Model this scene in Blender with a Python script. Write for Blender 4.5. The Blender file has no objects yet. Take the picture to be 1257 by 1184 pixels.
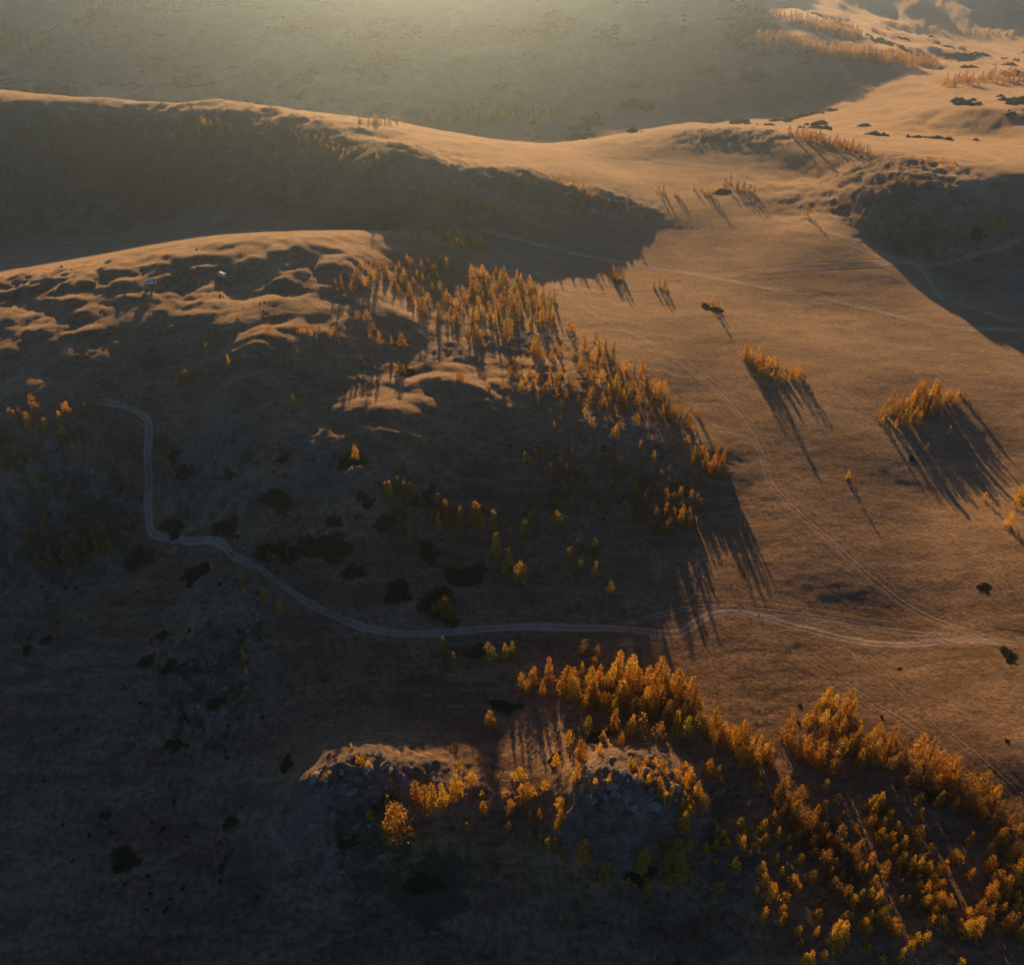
import bpy, math, random
import numpy as np
from mathutils import Vector

random.seed(7)
rng = np.random.default_rng(11)
scene = bpy.context.scene
COL = scene.collection
R = math.radians

# ------------------------------------------------------------------ camera
CAM_H = 200.0                      # metres above the meadow (z = 0)
F_PX, CX, CY = 1050.0, 628.5, 592.0    # focal length and centre, in photograph pixels
PITCH = R(37.0)
cam_data = bpy.data.cameras.new("camera")
cam = bpy.data.objects.new("camera", cam_data)
COL.objects.link(cam)
cam.location = (0, 0, CAM_H)
cam.rotation_euler = (math.pi / 2 - PITCH, 0, 0)
cam_data.sensor_fit = 'HORIZONTAL'
cam_data.sensor_width = 36.0
cam_data.lens = 36.0 * F_PX / 1257.0
cam_data.clip_start = 1.0
cam_data.clip_end = 60000.0
scene.camera = cam

# ------------------------------------------------------------------ sky, sun, exposure
SUN_EL, SUN_AZ = R(11.0), R(-4.7)     # azimuth from +Y, clockwise
world = bpy.data.worlds.new("World")
scene.world = world
world.use_nodes = True
wn = world.node_tree
bg = wn.nodes["Background"]
sky = wn.nodes.new("ShaderNodeTexSky")
sky.sky_type = 'NISHITA'
sky.sun_disc = False
sky.sun_elevation = SUN_EL
sky.sun_rotation = SUN_AZ
sky.altitude = 2500
sky.air_density = 0.6
sky.dust_density = 0.2
sky.ozone_density = 3.5
wn.links.new(sky.outputs[0], bg.inputs[0])
bg.inputs[1].default_value = 0.054

sl = bpy.data.lights.new("sun", 'SUN')
sl.energy = 5.0
sl.angle = R(0.5)
sl.color = (1.0, 0.56, 0.22)
sun = bpy.data.objects.new("sun", sl)
COL.objects.link(sun)
sd = Vector((math.sin(SUN_AZ) * math.cos(SUN_EL), math.cos(SUN_AZ) * math.cos(SUN_EL), math.sin(SUN_EL)))
sun.rotation_euler = sd.to_track_quat('Z', 'Y').to_euler()
sun.location = (-200, 1500, 600)

vs = scene.view_settings
vs.view_transform = 'Standard'
vs.look = 'None'
vs.exposure = 0.88
vs.gamma = 1.0
vs.use_curve_mapping = False
scene.cycles.use_denoising = True
scene.cycles.max_bounces = 5
scene.cycles.diffuse_bounces = 2
scene.cycles.transparent_max_bounces = 6
scene.cycles.volume_bounces = 1

# ------------------------------------------------------------------ pixel <-> place
cp, sp = math.cos(PITCH), math.sin(PITCH)
def pix_ray(px, py):
    u = (px - CX) / F_PX
    v = (py - CY) / F_PX
    return u, cp - v * sp, -(sp + v * cp)
def on_plane(px, py, z):
    dx, dy, dz = pix_ray(px, py)
    t = (z - CAM_H) / dz
    return dx * t, dy * t
def depth_of(x, y, z):
    return y * cp - (z - CAM_H) * sp

# ------------------------------------------------------------------ noise
def _hash(ix, iy, seed):
    h = (ix.astype(np.int64) * 374761393 + iy.astype(np.int64) * 668265263 + seed * 974711) & 0xffffffff
    h = ((h ^ (h >> 13)) * 1274126177) & 0xffffffff
    return (h ^ (h >> 16)) & 0xffffffff
def gnoise(x, y, seed):
    ix, iy = np.floor(x), np.floor(y)
    fx, fy = x - ix, y - iy
    ux, uy = fx * fx * fx * (fx * (fx * 6 - 15) + 10), fy * fy * fy * (fy * (fy * 6 - 15) + 10)
    def g(ax, ay):
        a = _hash(ix + ax, iy + ay, seed) * (2 * math.pi / 4294967296.0)
        return np.cos(a) * (fx - ax) + np.sin(a) * (fy - ay)
    n0 = g(0, 0) + ux * (g(1, 0) - g(0, 0))
    n1 = g(0, 1) + ux * (g(1, 1) - g(0, 1))
    return (n0 + uy * (n1 - n0)) * 1.5
def fbm(x, y, wl, octv, seed, gain=0.5, ridged=False):
    s, a, f = 0, 1.0, 1.0 / wl
    for o in range(octv):
        n = gnoise(x * f + 17.3 * o, y * f - 9.1 * o, seed + o)
        if ridged:
            n = 1.0 - 2.0 * np.abs(n)
        s = s + a * n
        a *= gain
        f *= 2.03
    return s

# ------------------------------------------------------------------ terrain
# surveyed heights: photograph pixel and metres above the meadow
SURVEY = [
 # right meadow
 (1250,410,0),(1000,380,3),(870,400,5),(760,370,6),(700,340,7),(620,297,11),(900,300,7.5),(1000,283,13),(960,240,14),
 (860,250,13),(760,290,9),(1060,300,11),(1120,322,6),(1100,450,2),(950,500,2),(1240,520,-2),(1100,560,-2),(900,600,-3),(1000,680,-5),
 (1200,700,-5),(880,740,-7),(1100,780,-9.5),(1250,790,-6),(1240,930,-5.5),(1050,830,-9),(900,830,-9),(760,790,-10),(640,780,-11),
 (1250,650,-4),(1150,620,-6),(1190,570,-6),(800,700,-7),
 # track on the left
 (480,775,-11),(340,710,-9),(190,655,-9),(180,560,-2),(180,510,10),(270,665,-8),
 # middle hill: crest, back, east edge
 (-80,378,26),(0,358,28),(100,333,33),(200,307,36),(300,292,37),(400,286,35),(470,284,30),(530,290,24),(560,300,19),
 (640,330,12),(700,390,9),(780,440,7),(850,490,2),(885,570,-1),
 (-60,300,4),(0,292,4),(120,283,6),(200,270,8),(380,252,19),(460,265,18),(560,272,15),
 # middle hill: front
 (240,345,34),(280,352,33.3),(420,330,33),(420,372,29.5),(350,372,31.5),(180,372,32.4),(240,392,31.2),(60,395,28),(130,398,29.2),(20,428,25.5),(80,428,25.5),(112,434,25),(60,462,22.5),(0,470,20.5),
 (320,402,30.3),(420,412,27),(300,470,24),(200,450,20),(400,468,20.5),(480,440,19),(480,472,18),(380,440,27.2),(300,438,28.3),(560,462,15.5),(600,440,13),(490,520,15.5),(560,498,13.5),(440,505,17.5),(630,500,11),
 (700,480,11.3),(740,540,6.3),(820,530,3),(360,540,16),(400,586,13.5),(350,580,12),(440,585,11.5),(400,625,-3),(290,560,10),(560,580,3),(650,620,-4),(760,630,-5),(840,640,-5),
 (560,680,-9),(430,700,-9),(680,720,-9),(520,340,20),(580,370,14),(640,430,11),
 # left
 (60,505,18.5),(20,485,20),(100,540,12),(60,620,-6),(60,700,-12),(0,600,-3),(150,700,-12),(-80,650,-10),(-60,500,13),
 # dark basin
 (100,800,-19),(0,900,-25),(200,900,-21),(100,1000,-27),(200,1100,-29),(0,1184,-34),(350,850,-17),(250,850,-16),(210,800,-15),(250,740,-11),
 (295,722,-1.5),(480,850,-15),(-120,900,-28),(-120,1150,-36),(300,1250,-36),(600,1280,-36),
 # foreground knolls
 (440,952,-4.5),(385,962,-9),(435,922,-10),(850,978,-10),(800,990,-2.5),(480,925,-8),(520,930,-11.5),(560,942,-13),(600,1000,-17),(310,985,-23),(345,950,-18),(450,1045,-18.5),(380,1060,-24),(520,1080,-22),(400,1150,-30),
 (640,1080,-23),(765,922,-7),(740,980,-1),(480,960,-8.5),(520,985,-12.5),(560,1000,-14),(785,962,0.5),(835,965,-3.5),(700,962,-8),(760,1045,-15),(700,1040,-17.5),(820,1060,-17.5),(760,1130,-23),
 (600,885,-15),(680,890,-14),(540,885,-15),(430,880,-17),
 # bottom right
 (900,900,-10),(960,960,-11),(1000,880,-10),(1100,950,-10.5),(1200,1000,-9.5),(960,1100,-14),(1100,1100,-12),(1250,1120,-10.5),(860,1130,-20),
 (1000,1184,-16),(1250,1250,-12),(1400,1000,-8),(1400,700,-3),(900,1300,-32),
 # big ridge upper left
 (-80,120,52),(0,114,52),(60,117,55),(130,121,55),(200,127,53),(270,124,55),(330,131,53),(380,144,50),(425,165,45),
 (100,200,31),(250,200,33),(350,190,38),(60,270,9),(200,250,14),(450,212,41),(520,232,34),(600,235,28.2),(660,233,24.5),(740,250,16.5),(420,235,30),
 (500,257,23),(600,272,18),(700,275,12.5),(780,262,13),(330,215,30),
 # bright slope behind it
 (450,172,42),(560,190,35),(660,203,28.5),(760,225,19),(700,213,24.5),(820,235,14),(480,152,28),(560,165,24),(660,180,23),(760,205,16.5),
 # centre and right hills
 (600,148,-60),(520,140,-50),(760,165,15),(850,152,17),(900,178,20),(860,205,15),(960,165,22),(1060,190,26),(1150,195,29),(1257,222,29),(1400,240,25),
 (1050,228,23.5),(1000,220,14),(1100,240,26),(1180,235,27),(1100,282,14),(1100,312,4),(1140,256,23),(660,262,17),(1200,280,13),(1257,320,-1),(1160,345,-2),(1240,370,-1),(1040,262,15),(980,265,11),(1400,330,0),
 (1100,165,2),(1200,170,5),(1100,150,-2),(1200,133,15),(1257,102,5),(1000,130,-42),(900,100,-32),(760,130,-50),(900,135,-50),(680,130,-54),(600,130,-52),(400,120,-45),(700,80,-30),
 (560,60,-20),(900,50,-6),(400,60,-20),(200,100,-46),(200,60,-28),(100,80,-46),(60,100,-52),(300,80,-34),(1000,100,-27),(1100,112,-18),(950,20,6),(1050,50,-10),(1140,80,-40),(1190,60,-90),(1257,40,-95),(1257,10,-95),(1060,8,-95),
 (700,10,4),(500,10,4),(300,30,-10),(200,30,-40),(120,14,2),(88,30,-62),(150,32,-52),(60,15,-95),(30,45,-85),(0,70,-75),(0,10,-95),(200,8,-90),(800,5,5),(620,100,-40),(480,95,-39),(820,90,-30),
]
fx = []
for (px, py, z) in SURVEY:
    X, Y = on_plane(px, py, z)
    fx.append((X, Y, z))
for (X, Y, z) in [(-470,730,-12),(-380,730,-12),(-270,730,-15),(-170,740,-20),(-90,760,-35),(-30,790,-40),(30,800,-40),(110,830,-35),(-3000,3000,-100),(0,1700,0),(-500,1800,-50),(700,1900,-45),(0,2700,-70),(3000,3000,-100),(0,4500,-100),(-5000,5000,-105),(5000,5000,-105),(-2500,1200,-60),(2500,1200,-60),
                  (-1200,500,20),(1200,500,10),(-700,0,-30),(700,0,-20),(0,-200,-40),(-500,150,-25),(500,150,-8)]:
    fx.append((X, Y, z))
fx = np.array(fx, float)
MQ_C = 14.0
def _phi(d2):
    return np.sqrt(d2 + MQ_C * MQ_C)
_n = len(fx)
_d2 = ((fx[:, None, :2] - fx[None, :, :2]) ** 2).sum(-1)
_A = np.zeros((_n + 1, _n + 1))
_A[:_n, :_n] = _phi(_d2) - np.eye(_n) * 0.9
_A[_n, :_n] = _A[:_n, _n] = 1
_w = np.linalg.solve(_A, np.append(fx[:, 2], 0))
def base_height(X, Y):
    out = np.empty(X.size)
    x, y = X.ravel(), Y.ravel()
    xx, yy = fx[:, 0].astype(np.float32), fx[:, 1].astype(np.float32)
    w32 = _w[:_n].astype(np.float32)
    for a in range(0, x.size, 40000):
        b = min(a + 40000, x.size)
        d2 = (x[a:b, None].astype(np.float32) - xx) ** 2 + (y[a:b, None].astype(np.float32) - yy) ** 2
        out[a:b] = np.sqrt(d2 + MQ_C * MQ_C) @ w32 + _w[_n]
    return out.reshape(X.shape)

# blobs: pixel, height guess, radius in metres (x, y), strength
HUMMOCK = [(300,430,27,45,30,1),(390,450,23,45,30,1),(350,500,11,50,30,.9),(230,460,18,45,30,.9),(470,560,5,50,35,.8),(330,590,0,45,30,.8),(540,540,7,40,30,.8),(650,560,2,40,30,.7),(140,480,12,40,30,.7),(40,390,18,45,40,1),(140,375,20,45,40,1),(240,365,26,50,40,1),(340,360,24,50,40,1),(430,345,28,45,40,.9),(520,360,20,45,40,.6),
           (470,420,19,45,35,.9),(560,470,16,45,35,1),(650,480,11,40,30,.9),(740,510,7,30,25,.8),(440,500,12,40,30,.6),(80,440,15,40,30,.8),(600,600,-2,50,40,.5),(780,590,0,40,35,.7),
           (300,150,55,120,80,.8),(450,220,30,80,50,.9),(600,240,22,60,40,.6),(1080,230,18,70,50,.9),(60,650,-8,50,45,.7),(250,620,-5,45,40,.6),(250,830,-16,30,30,.6),(950,1050,-15,35,35,.4),
           (160,60,0,300,250,1.0),(350,90,10,200,150,.6),(820,60,25,300,250,.5),(1150,150,15,200,100,.5)]
CRAG = [(500,945,-10,22,10,.55),(560,960,-11,14,10,.4),(395,590,10,28,9,.6),(430,965,-9,15,16,1),(400,1000,-15,13,15,1),(480,960,-10,12,10,.6),(780,965,-8,15,11,1.0),(755,1010,-15,15,12,1.1),(830,985,-10,10,12,.7),(900,1080,-18,9,10,.7),(600,975,-12,9,7,.4),
        (80,640,-7,38,32,.7),(260,590,-2,26,26,.8),(380,580,3,20,12,.6),(290,725,-8,17,13,.9),(255,830,-16,20,20,.7),(760,535,5,18,9,.9),(700,470,10,18,14,.6),
        (640,233,24,35,18,1.3),(720,245,20,35,16,1.3),(540,232,27,50,22,.9),(450,205,33,50,30,.9),(330,150,54,60,30,.8),(200,140,55,90,40,.6),(80,160,50,100,60,.5),
        (1090,262,12,40,25,1.1),(1080,215,22,40,20,.9),(890,172,18,50,20,.8),(120,22,10,80,120,1.2),(560,435,15,20,10,.6),(640,420,11,22,14,.6),(30,360,22,40,25,.5)]
def blob_mask(X, Y, blobs):
    m = np.zeros_like(X)
    for (px, py, z, rx, ry, s) in blobs:
        bx, by = on_plane(px, py, z)
        m = np.maximum(m, s * np.exp(-(((X - bx) / rx) ** 2 + ((Y - by) / ry) ** 2)))
    return m
def height(X, Y, parts=False):
    z = base_height(X, Y)
    far = np.clip((Y - 620) / 500, 0, 1)
    hm = blob_mask(X, Y, HUMMOCK)
    cm = blob_mask(X, Y, CRAG)
    bil = np.abs(gnoise(X / 30 + 3.1, Y / 26 - 1.7, 71)) + 0.45 * np.abs(gnoise(X / 14 - 8.1, Y / 12.5 + 4.4, 73))
    z = z + hm * (3.0 * fbm(X * 0.8, Y, 50, 3, 3, 0.45) + 3.4 * (bil - 0.45) + 0.55 * fbm(X * 0.8, Y, 10, 4, 131, 0.6))
    z = z + 0.5 * fbm(X, Y, 60, 2, 21) + 0.16 * fbm(X * 0.5, Y, 14, 3, 61, 0.55) + far * (5.0 * fbm(X, Y, 300, 4, 31, 0.5) + 5.5 * fbm(X, Y * 0.6, 110, 4, 81, 0.5, True))
    cr = fbm(X * 0.8, Y, 13, 4, 41, 0.55, True)
    z = z + cm * (1.7 * cr + 0.9 * fbm(X, Y, 5.0, 3, 47, 0.6, True))
    tz = (z + 0.5 * fbm(X, Y, 9, 2, 57)) / 1.3
    fr = tz - np.floor(tz)
    z = z + np.clip(cm * 1.2, 0, 0.85) * 1.3 * (np.clip(fr * 2.6 - 0.8, 0, 1) - fr)
    z = z + 0.05 * fbm(X * 0.6, Y, 2.6, 2, 51) * (1 + 2 * hm)
    # mountain range out of view beyond the valley, added to shade the far slopes
    mt = 284 + 22 * fbm(X, Y * 0 + 5, 420, 3, 101) - 220 * np.clip((X - 230) / 420, 0, 1) ** 0.8
    mr = np.exp(-((Y - 2650 - 120 * gnoise(X / 700, Y * 0 + 1.5, 105)) / 470) ** 2)
    z = z + mr * np.maximum(mt - z, 0) + mr * (1 - mr) * 90 * fbm(X, Y, 260, 5, 107, 0.5, True)
    if parts:
        return z, hm, cm, cr
    return z

NR, NC = 900, 880
PHI0, PHI1 = math.atan(30 / CAM_H), math.atan(6000 / CAM_H)
HW0, HWK = 160.0, 0.74
phis = np.linspace(PHI0, PHI1, NR)
ys = CAM_H * np.tan(phis)
ss = np.linspace(-1, 1, NC)
GY = np.repeat(ys[:, None], NC, 1)
GX = (HW0 + HWK * GY) * ss[None, :]
GZ, G_hm, G_cm, G_cr = height(GX, GY, True)

def ground_z(X, Y):
    """height of the built surface at world X, Y (bilinear on the grid)"""
    X, Y = np.asarray(X, float), np.asarray(Y, float)
    r = (np.arctan(Y / CAM_H) - PHI0) / (PHI1 - PHI0) * (NR - 1)
    r = np.clip(r, 0, NR - 1.001)
    i = r.astype(int)
    f = (Y - ys[i]) / (ys[i + 1] - ys[i])
    c = np.clip((X / (HW0 + HWK * Y) + 1) * 0.5 * (NC - 1), 0, NC - 1.001)
    j = c.astype(int)
    g = c - j
    return (GZ[i, j] * (1 - g) + GZ[i, j + 1] * g) * (1 - f) + (GZ[i + 1, j] * (1 - g) + GZ[i + 1, j + 1] * g) * f
def place(px, py):
    """where the sight line through a photograph pixel meets the ground"""
    px, py = np.atleast_1d(np.asarray(px, float)), np.atleast_1d(np.asarray(py, float))
    u = (px - CX) / F_PX
    v = (py - CY) / F_PX
    dx, dy, dz = u, cp - v * sp, -(sp + v * cp)
    t0 = (90.0 - CAM_H) / dz
    t1 = (-130.0 - CAM_H) / dz
    hit = t1.copy()
    done = np.zeros(len(px), bool)
    prev = t0.copy()
    N = 500
    for k in range(1, N + 1):
        t = t0 + (t1 - t0) * (k / N)
        below = (CAM_H + t * dz) < ground_z(dx * t, dy * t)
        new = below & ~done
        if new.any():
            a, b = prev.copy(), t.copy()
            for _ in range(14):
                m = 0.5 * (a + b)
                bl = (CAM_H + m * dz) < ground_z(dx * m, dy * m)
                b = np.where(bl, m, b)
                a = np.where(bl, a, m)
            hit[new] = b[new]
            done |= new
        prev = t
    X, Y = dx * hit, dy * hit
    return X, Y, ground_z(X, Y)

def mesh_from_arrays(name, verts, quads):
    me = bpy.data.meshes.new(name)
    nv, nq = len(verts), len(quads)
    k = quads.shape[1]
    me.vertices.add(nv)
    me.vertices.foreach_set("co", np.ascontiguousarray(verts, np.float32).ravel())
    me.loops.add(nq * k)
    me.loops.foreach_set("vertex_index", np.ascontiguousarray(quads, np.int32).ravel())
    me.polygons.add(nq)
    me.polygons.foreach_set("loop_start", np.arange(0, nq * k, k, dtype=np.int32))
    me.polygons.foreach_set("loop_total", np.full(nq, k, np.int32))
    me.update(calc_edges=True)
    return me
def set_color(me, name, rgba):
    at = me.color_attributes.new(name, 'FLOAT_COLOR', 'POINT')
    at.data.foreach_set("color", np.ascontiguousarray(rgba, np.float32).ravel())
def smooth(me):
    me.polygons.foreach_set("use_smooth", np.ones(len(me.polygons), bool))

# ------------------------------------------------------------------ materials
def new_mat(name):
    m = bpy.data.materials.new(name)
    m.use_nodes = True
    nt = m.node_tree
    nt.nodes.clear()
    return m, nt
def N(nt, kind, **kw):
    n = nt.nodes.new(kind)
    for k, v in kw.items():
        if k.startswith("i_"):
            n.inputs[k[2:].replace("_", " ")].default_value = v
        else:
            setattr(n, k, v)
    return n
def ramp(nt, fac, stops):
    r = N(nt, "ShaderNodeValToRGB")
    el = r.color_ramp.elements
    while len(el) < len(stops):
        el.new(0.5)
    for e, (p, c) in zip(el, stops):
        e.position = p
        e.color = (*c, 1)
    nt.links.new(fac, r.inputs[0])
    return r.outputs[0]
def mixc(nt, fac, a, b, mode='MIX'):
    m = N(nt, "ShaderNodeMix", data_type='RGBA', blend_type=mode)
    if isinstance(fac, (int, float)):
        m.inputs[0].default_value = fac
    else:
        nt.links.new(fac, m.inputs[0])
    for sock, v in ((m.inputs[6], a), (m.inputs[7], b)):
        if isinstance(v, tuple):
            sock.default_value = (*v, 1)
        else:
            nt.links.new(v, sock)
    return m.outputs[2]
def mathn(nt, op, a, b=None, clamp=False):
    m = N(nt, "ShaderNodeMath", operation=op, use_clamp=clamp)
    for i, v in enumerate((a, b)):
        if v is None:
            continue
        if isinstance(v, (int, float)):
            m.inputs[i].default_value = v
        else:
            nt.links.new(v, m.inputs[i])
    return m.outputs[0]
def noise(nt, vec, scale, detail=3, rough=0.55, dist=0.0):
    n = N(nt, "ShaderNodeTexNoise")
    n.inputs["Scale"].default_value = scale
    n.inputs["Detail"].default_value = detail
    n.inputs["Roughness"].default_value = rough
    n.inputs["Distortion"].default_value = dist
    nt.links.new(vec, n.inputs["Vector"])
    return n.outputs["Fac"]

def ground_material():
    m, nt = new_mat("steppe_ground")
    L = nt.links.new
    geo = N(nt, "ShaderNodeNewGeometry")
    P = geo.outputs["Position"]
    att = N(nt, "ShaderNodeAttribute", attribute_name="zone")
    sep = N(nt, "ShaderNodeSeparateColor")
    L(att.outputs["Color"], sep.inputs[0])
    rock, heath, earth = sep.outputs[0], sep.outputs[1], sep.outputs[2]
    big = noise(nt, P, 0.02, 5, 0.65, 0.4)
    mid = noise(nt, P, 0.07, 5, 0.62, 0.6)
    fine = noise(nt, P, 0.55, 4, 0.65)
    mp = N(nt, "ShaderNodeMapping")
    mp.inputs["Scale"].default_value = (0.035, 0.16, 0.1)
    mp.inputs["Rotation"].default_value = (0, 0, R(24))
    L(P, mp.inputs["Vector"])
    streak = noise(nt, mp.outputs[0], 1.0, 5, 0.65, 0.8)
    grass = ramp(nt, big, [(0.36, (0.124, 0.074, 0.041)), (0.5, (0.183, 0.109, 0.058)), (0.64, (0.248, 0.154, 0.084))])
    grass = mixc(nt, mathn(nt, 'MULTIPLY', ramp(nt, mid, [(0.42, (0, 0, 0)), (0.62, (1, 1, 1))]), 0.7), grass, (0.084, 0.049, 0.03))
    grass = mixc(nt, mathn(nt, 'MULTIPLY', ramp(nt, streak, [(0.45, (0, 0, 0)), (0.66, (1, 1, 1))]), 0.65), grass, (0.312, 0.198, 0.108))
    tuft = ramp(nt, fine, [(0.34, (0.5, 0.48, 0.46)), (0.5, (1, 1, 1)), (0.66, (1.35, 1.32, 1.25))])
    grass = mixc(nt, 1.0, grass, tuft, 'MULTIPLY')
    mpr = N(nt, "ShaderNodeMapping")
    mpr.inputs["Scale"].default_value = (0.35, 0.8, 2.2)
    mpr.inputs["Rotation"].default_value = (R(12), R(-8), R(20))
    L(P, mpr.inputs["Vector"])
    bed = noise(nt, mpr.outputs[0], 0.9, 6, 0.72, 1.2)
    crack = ramp(nt, bed, [(0.38, (0.3, 0.29, 0.28)), (0.5, (1, 1, 1)), (0.7, (1.15, 1.12, 1.08))])
    stone = ramp(nt, noise(nt, P, 0.35, 6, 0.7, 0.5), [(0.3, (0.12, 0.093, 0.074)), (0.5, (0.24, 0.185, 0.148)), (0.68, (0.38, 0.305, 0.245))])
    stone = mixc(nt, 0.8, stone, crack, 'MULTIPLY')
    rk = mathn(nt, 'ADD', mathn(nt, 'MULTIPLY', rock, 1.5), mathn(nt, 'MULTIPLY', mathn(nt, 'SUBTRACT', noise(nt, P, 0.16, 5, 0.65), 0.5), 2.2))
    rkm = ramp(nt, rk, [(0.42, (0, 0, 0)), (0.72, (1, 1, 1))])
    col = mixc(nt, rkm, grass, stone)
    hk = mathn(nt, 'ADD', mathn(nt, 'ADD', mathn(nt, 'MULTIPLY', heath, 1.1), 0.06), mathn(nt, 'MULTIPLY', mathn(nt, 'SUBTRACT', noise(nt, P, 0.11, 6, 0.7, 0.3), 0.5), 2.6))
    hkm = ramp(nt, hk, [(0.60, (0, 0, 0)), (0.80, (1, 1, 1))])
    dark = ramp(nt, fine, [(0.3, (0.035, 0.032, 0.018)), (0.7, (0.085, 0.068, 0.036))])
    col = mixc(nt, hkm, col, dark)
    soil = ramp(nt, noise(nt, P, 0.9, 4, 0.6), [(0.3, (0.31, 0.235, 0.165)), (0.7, (0.45, 0.35, 0.25))])
    ek = mathn(nt, 'ADD', earth, mathn(nt, 'MULTIPLY', mathn(nt, 'SUBTRACT', noise(nt, P, 0.6, 3, 0.6), 0.5), 0.7))
    ekm = ramp(nt, ek, [(0.25, (0, 0, 0)), (0.72, (1, 1, 1))])
    col = mixc(nt, ekm, col, soil)
    b1 = N(nt, "ShaderNodeBump")
    b1.inputs["Strength"].default_value = 0.9
    b1.inputs["Distance"].default_value = 0.42
    L(noise(nt, P, 0.85, 5, 0.68), b1.inputs["Height"])
    b2 = N(nt, "ShaderNodeBump")
    b2.inputs["Distance"].default_value = 1.5
    L(mathn(nt, 'MULTIPLY', rkm, 0.9), b2.inputs["Strength"])
    L(mathn(nt, 'ADD', noise(nt, P, 0.35, 6, 0.72, 0.6), mathn(nt, 'MULTIPLY', bed, 1.6)), b2.inputs["Height"])
    L(b1.outputs[0], b2.inputs["Normal"])
    bs = N(nt, "ShaderNodeBsdfPrincipled")
    bs.inputs["Roughness"].default_value = 0.95
    bs.inputs["Specular IOR Level"].default_value = 0.1
    bs.inputs["Sheen Weight"].default_value = 0.5
    bs.inputs["Sheen Roughness"].default_value = 0.5
    bs.inputs["Sheen Tint"].default_value = (1.0, 0.78, 0.48, 1)
    L(col, bs.inputs["Base Color"])
    L(b2.outputs[0], bs.inputs["Normal"])
    out = N(nt, "ShaderNodeOutputMaterial")
    L(bs.outputs[0], out.inputs[0])
    return m

def leaf_material(name, color_node, trans=0.45, wob=0.35):
    """thin needles: light shines partly through"""
    m, nt = new_mat(name)
    L = nt.links.new
    geo = N(nt, "ShaderNodeNewGeometry")
    if color_node == 'OBJECT':
        base = N(nt, "ShaderNodeObjectInfo").outputs["Color"]
    elif color_node == 'ATTR':
        base = N(nt, "ShaderNodeAttribute", attribute_name="tint").outputs["Color"]
    else:
        rgb = N(nt, "ShaderNodeRGB")
        rgb.outputs[0].default_value = (*color_node, 1)
        base = rgb.outputs[0]
    v = ramp(nt, noise(nt, geo.outputs["Position"], 1.1, 3, 0.6), [(0.3, (1 - wob,) * 3), (0.7, (1 + wob, 1 + wob, 1 + wob * 0.8))])
    col = mixc(nt, 1.0, base, v, 'MULTIPLY')
    d = N(nt, "ShaderNodeBsdfDiffuse")
    t = N(nt, "ShaderNodeBsdfTranslucent")
    L(col, d.inputs[0])
    L(col, t.inputs[0])
    mx = N(nt, "ShaderNodeMixShader")
    mx.inputs[0].default_value = trans
    L(d.outputs[0], mx.inputs[1])
    L(t.outputs[0], mx.inputs[2])
    out = N(nt, "ShaderNodeOutputMaterial")
    L(mx.outputs[0], out.inputs[0])
    return m
def plain_material(name, c0, c1, scale, rough=0.9, metal=0.0, spec=0.2):
    m, nt = new_mat(name)
    L = nt.links.new
    geo = N(nt, "ShaderNodeNewGeometry")
    col = ramp(nt, noise(nt, geo.outputs["Position"], scale, 4, 0.6), [(0.3, c0), (0.7, c1)])
    bs = N(nt, "ShaderNodeBsdfPrincipled")
    bs.inputs["Roughness"].default_value = rough
    bs.inputs["Metallic"].default_value = metal
    bs.inputs["Specular IOR Level"].default_value = spec
    L(col, bs.inputs["Base Color"])
    out = N(nt, "ShaderNodeOutputMaterial")
    L(bs.outputs[0], out.inputs[0])
    return m

M_GROUND = ground_material()
M_NEEDLE = leaf_material("larch_needles", 'OBJECT', 0.5)
M_NEEDLE_MASS = leaf_material("larch_needles_mass", 'ATTR', 0.5)
M_JUNIPER = leaf_material("juniper_needles", (0.055, 0.066, 0.026), 0.25)
M_SCRUB = leaf_material("scrub_leaves", (0.040, 0.036, 0.020), 0.2)
M_GRASS = leaf_material("dry_grass_blades", 'ATTR', 0.3, 0.25)
M_BARK = plain_material("larch_bark", (0.07, 0.05, 0.038), (0.16, 0.115, 0.085), 3.0)
M_ROCK = plain_material("lichen_rock", (0.13, 0.105, 0.095), (0.36, 0.30, 0.26), 0.9)
M_WATER = plain_material("river_water", (0.02, 0.03, 0.035), (0.03, 0.04, 0.045), 0.05, 0.3, 0.0, 0.5)
M_PAINT = plain_material("white_paint", (0.76, 0.76, 0.75), (0.82, 0.82, 0.81), 1.0, 0.3, 0.0, 0.5)
M_GLASS = plain_material("dark_glass", (0.02, 0.022, 0.025), (0.03, 0.032, 0.035), 1.0, 0.08, 0.0, 0.5)
M_TYRE = plain_material("tyre_rubber", (0.02, 0.02, 0.02), (0.035, 0.033, 0.03), 4.0, 0.85)

def link(name, data, parent=None, kind=None, label=None, cat=None, group=None):
    o = bpy.data.objects.new(name, data)
    COL.objects.link(o)
    if parent is not None:
        o.parent = parent
    for k, v in (("kind", kind), ("label", label), ("category", cat), ("group", group)):
        if v:
            o[k] = v
    return o

# ------------------------------------------------------------------ tracks
def polyline_world(pts, step):
    X, Y, Z = place([p[0] for p in pts], [p[1] for p in pts])
    P = np.stack([X, Y], 1)
    # Catmull-Rom
    out = []
    for k in range(len(P) - 1):
        p0, p1, p2, p3 = P[max(k - 1, 0)], P[k], P[k + 1], P[min(k + 2, len(P) - 1)]
        n = max(2, int(np.linalg.norm(p2 - p1) / step))
        t = np.linspace(0, 1, n, endpoint=False)[:, None]
        out.append(0.5 * ((2 * p1) + (-p0 + p2) * t + (2 * p0 - 5 * p1 + 4 * p2 - p3) * t ** 2 + (-p0 + 3 * p1 - 3 * p2 + p3) * t ** 3))
    out.append(P[-1:])
    return np.concatenate(out)

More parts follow.
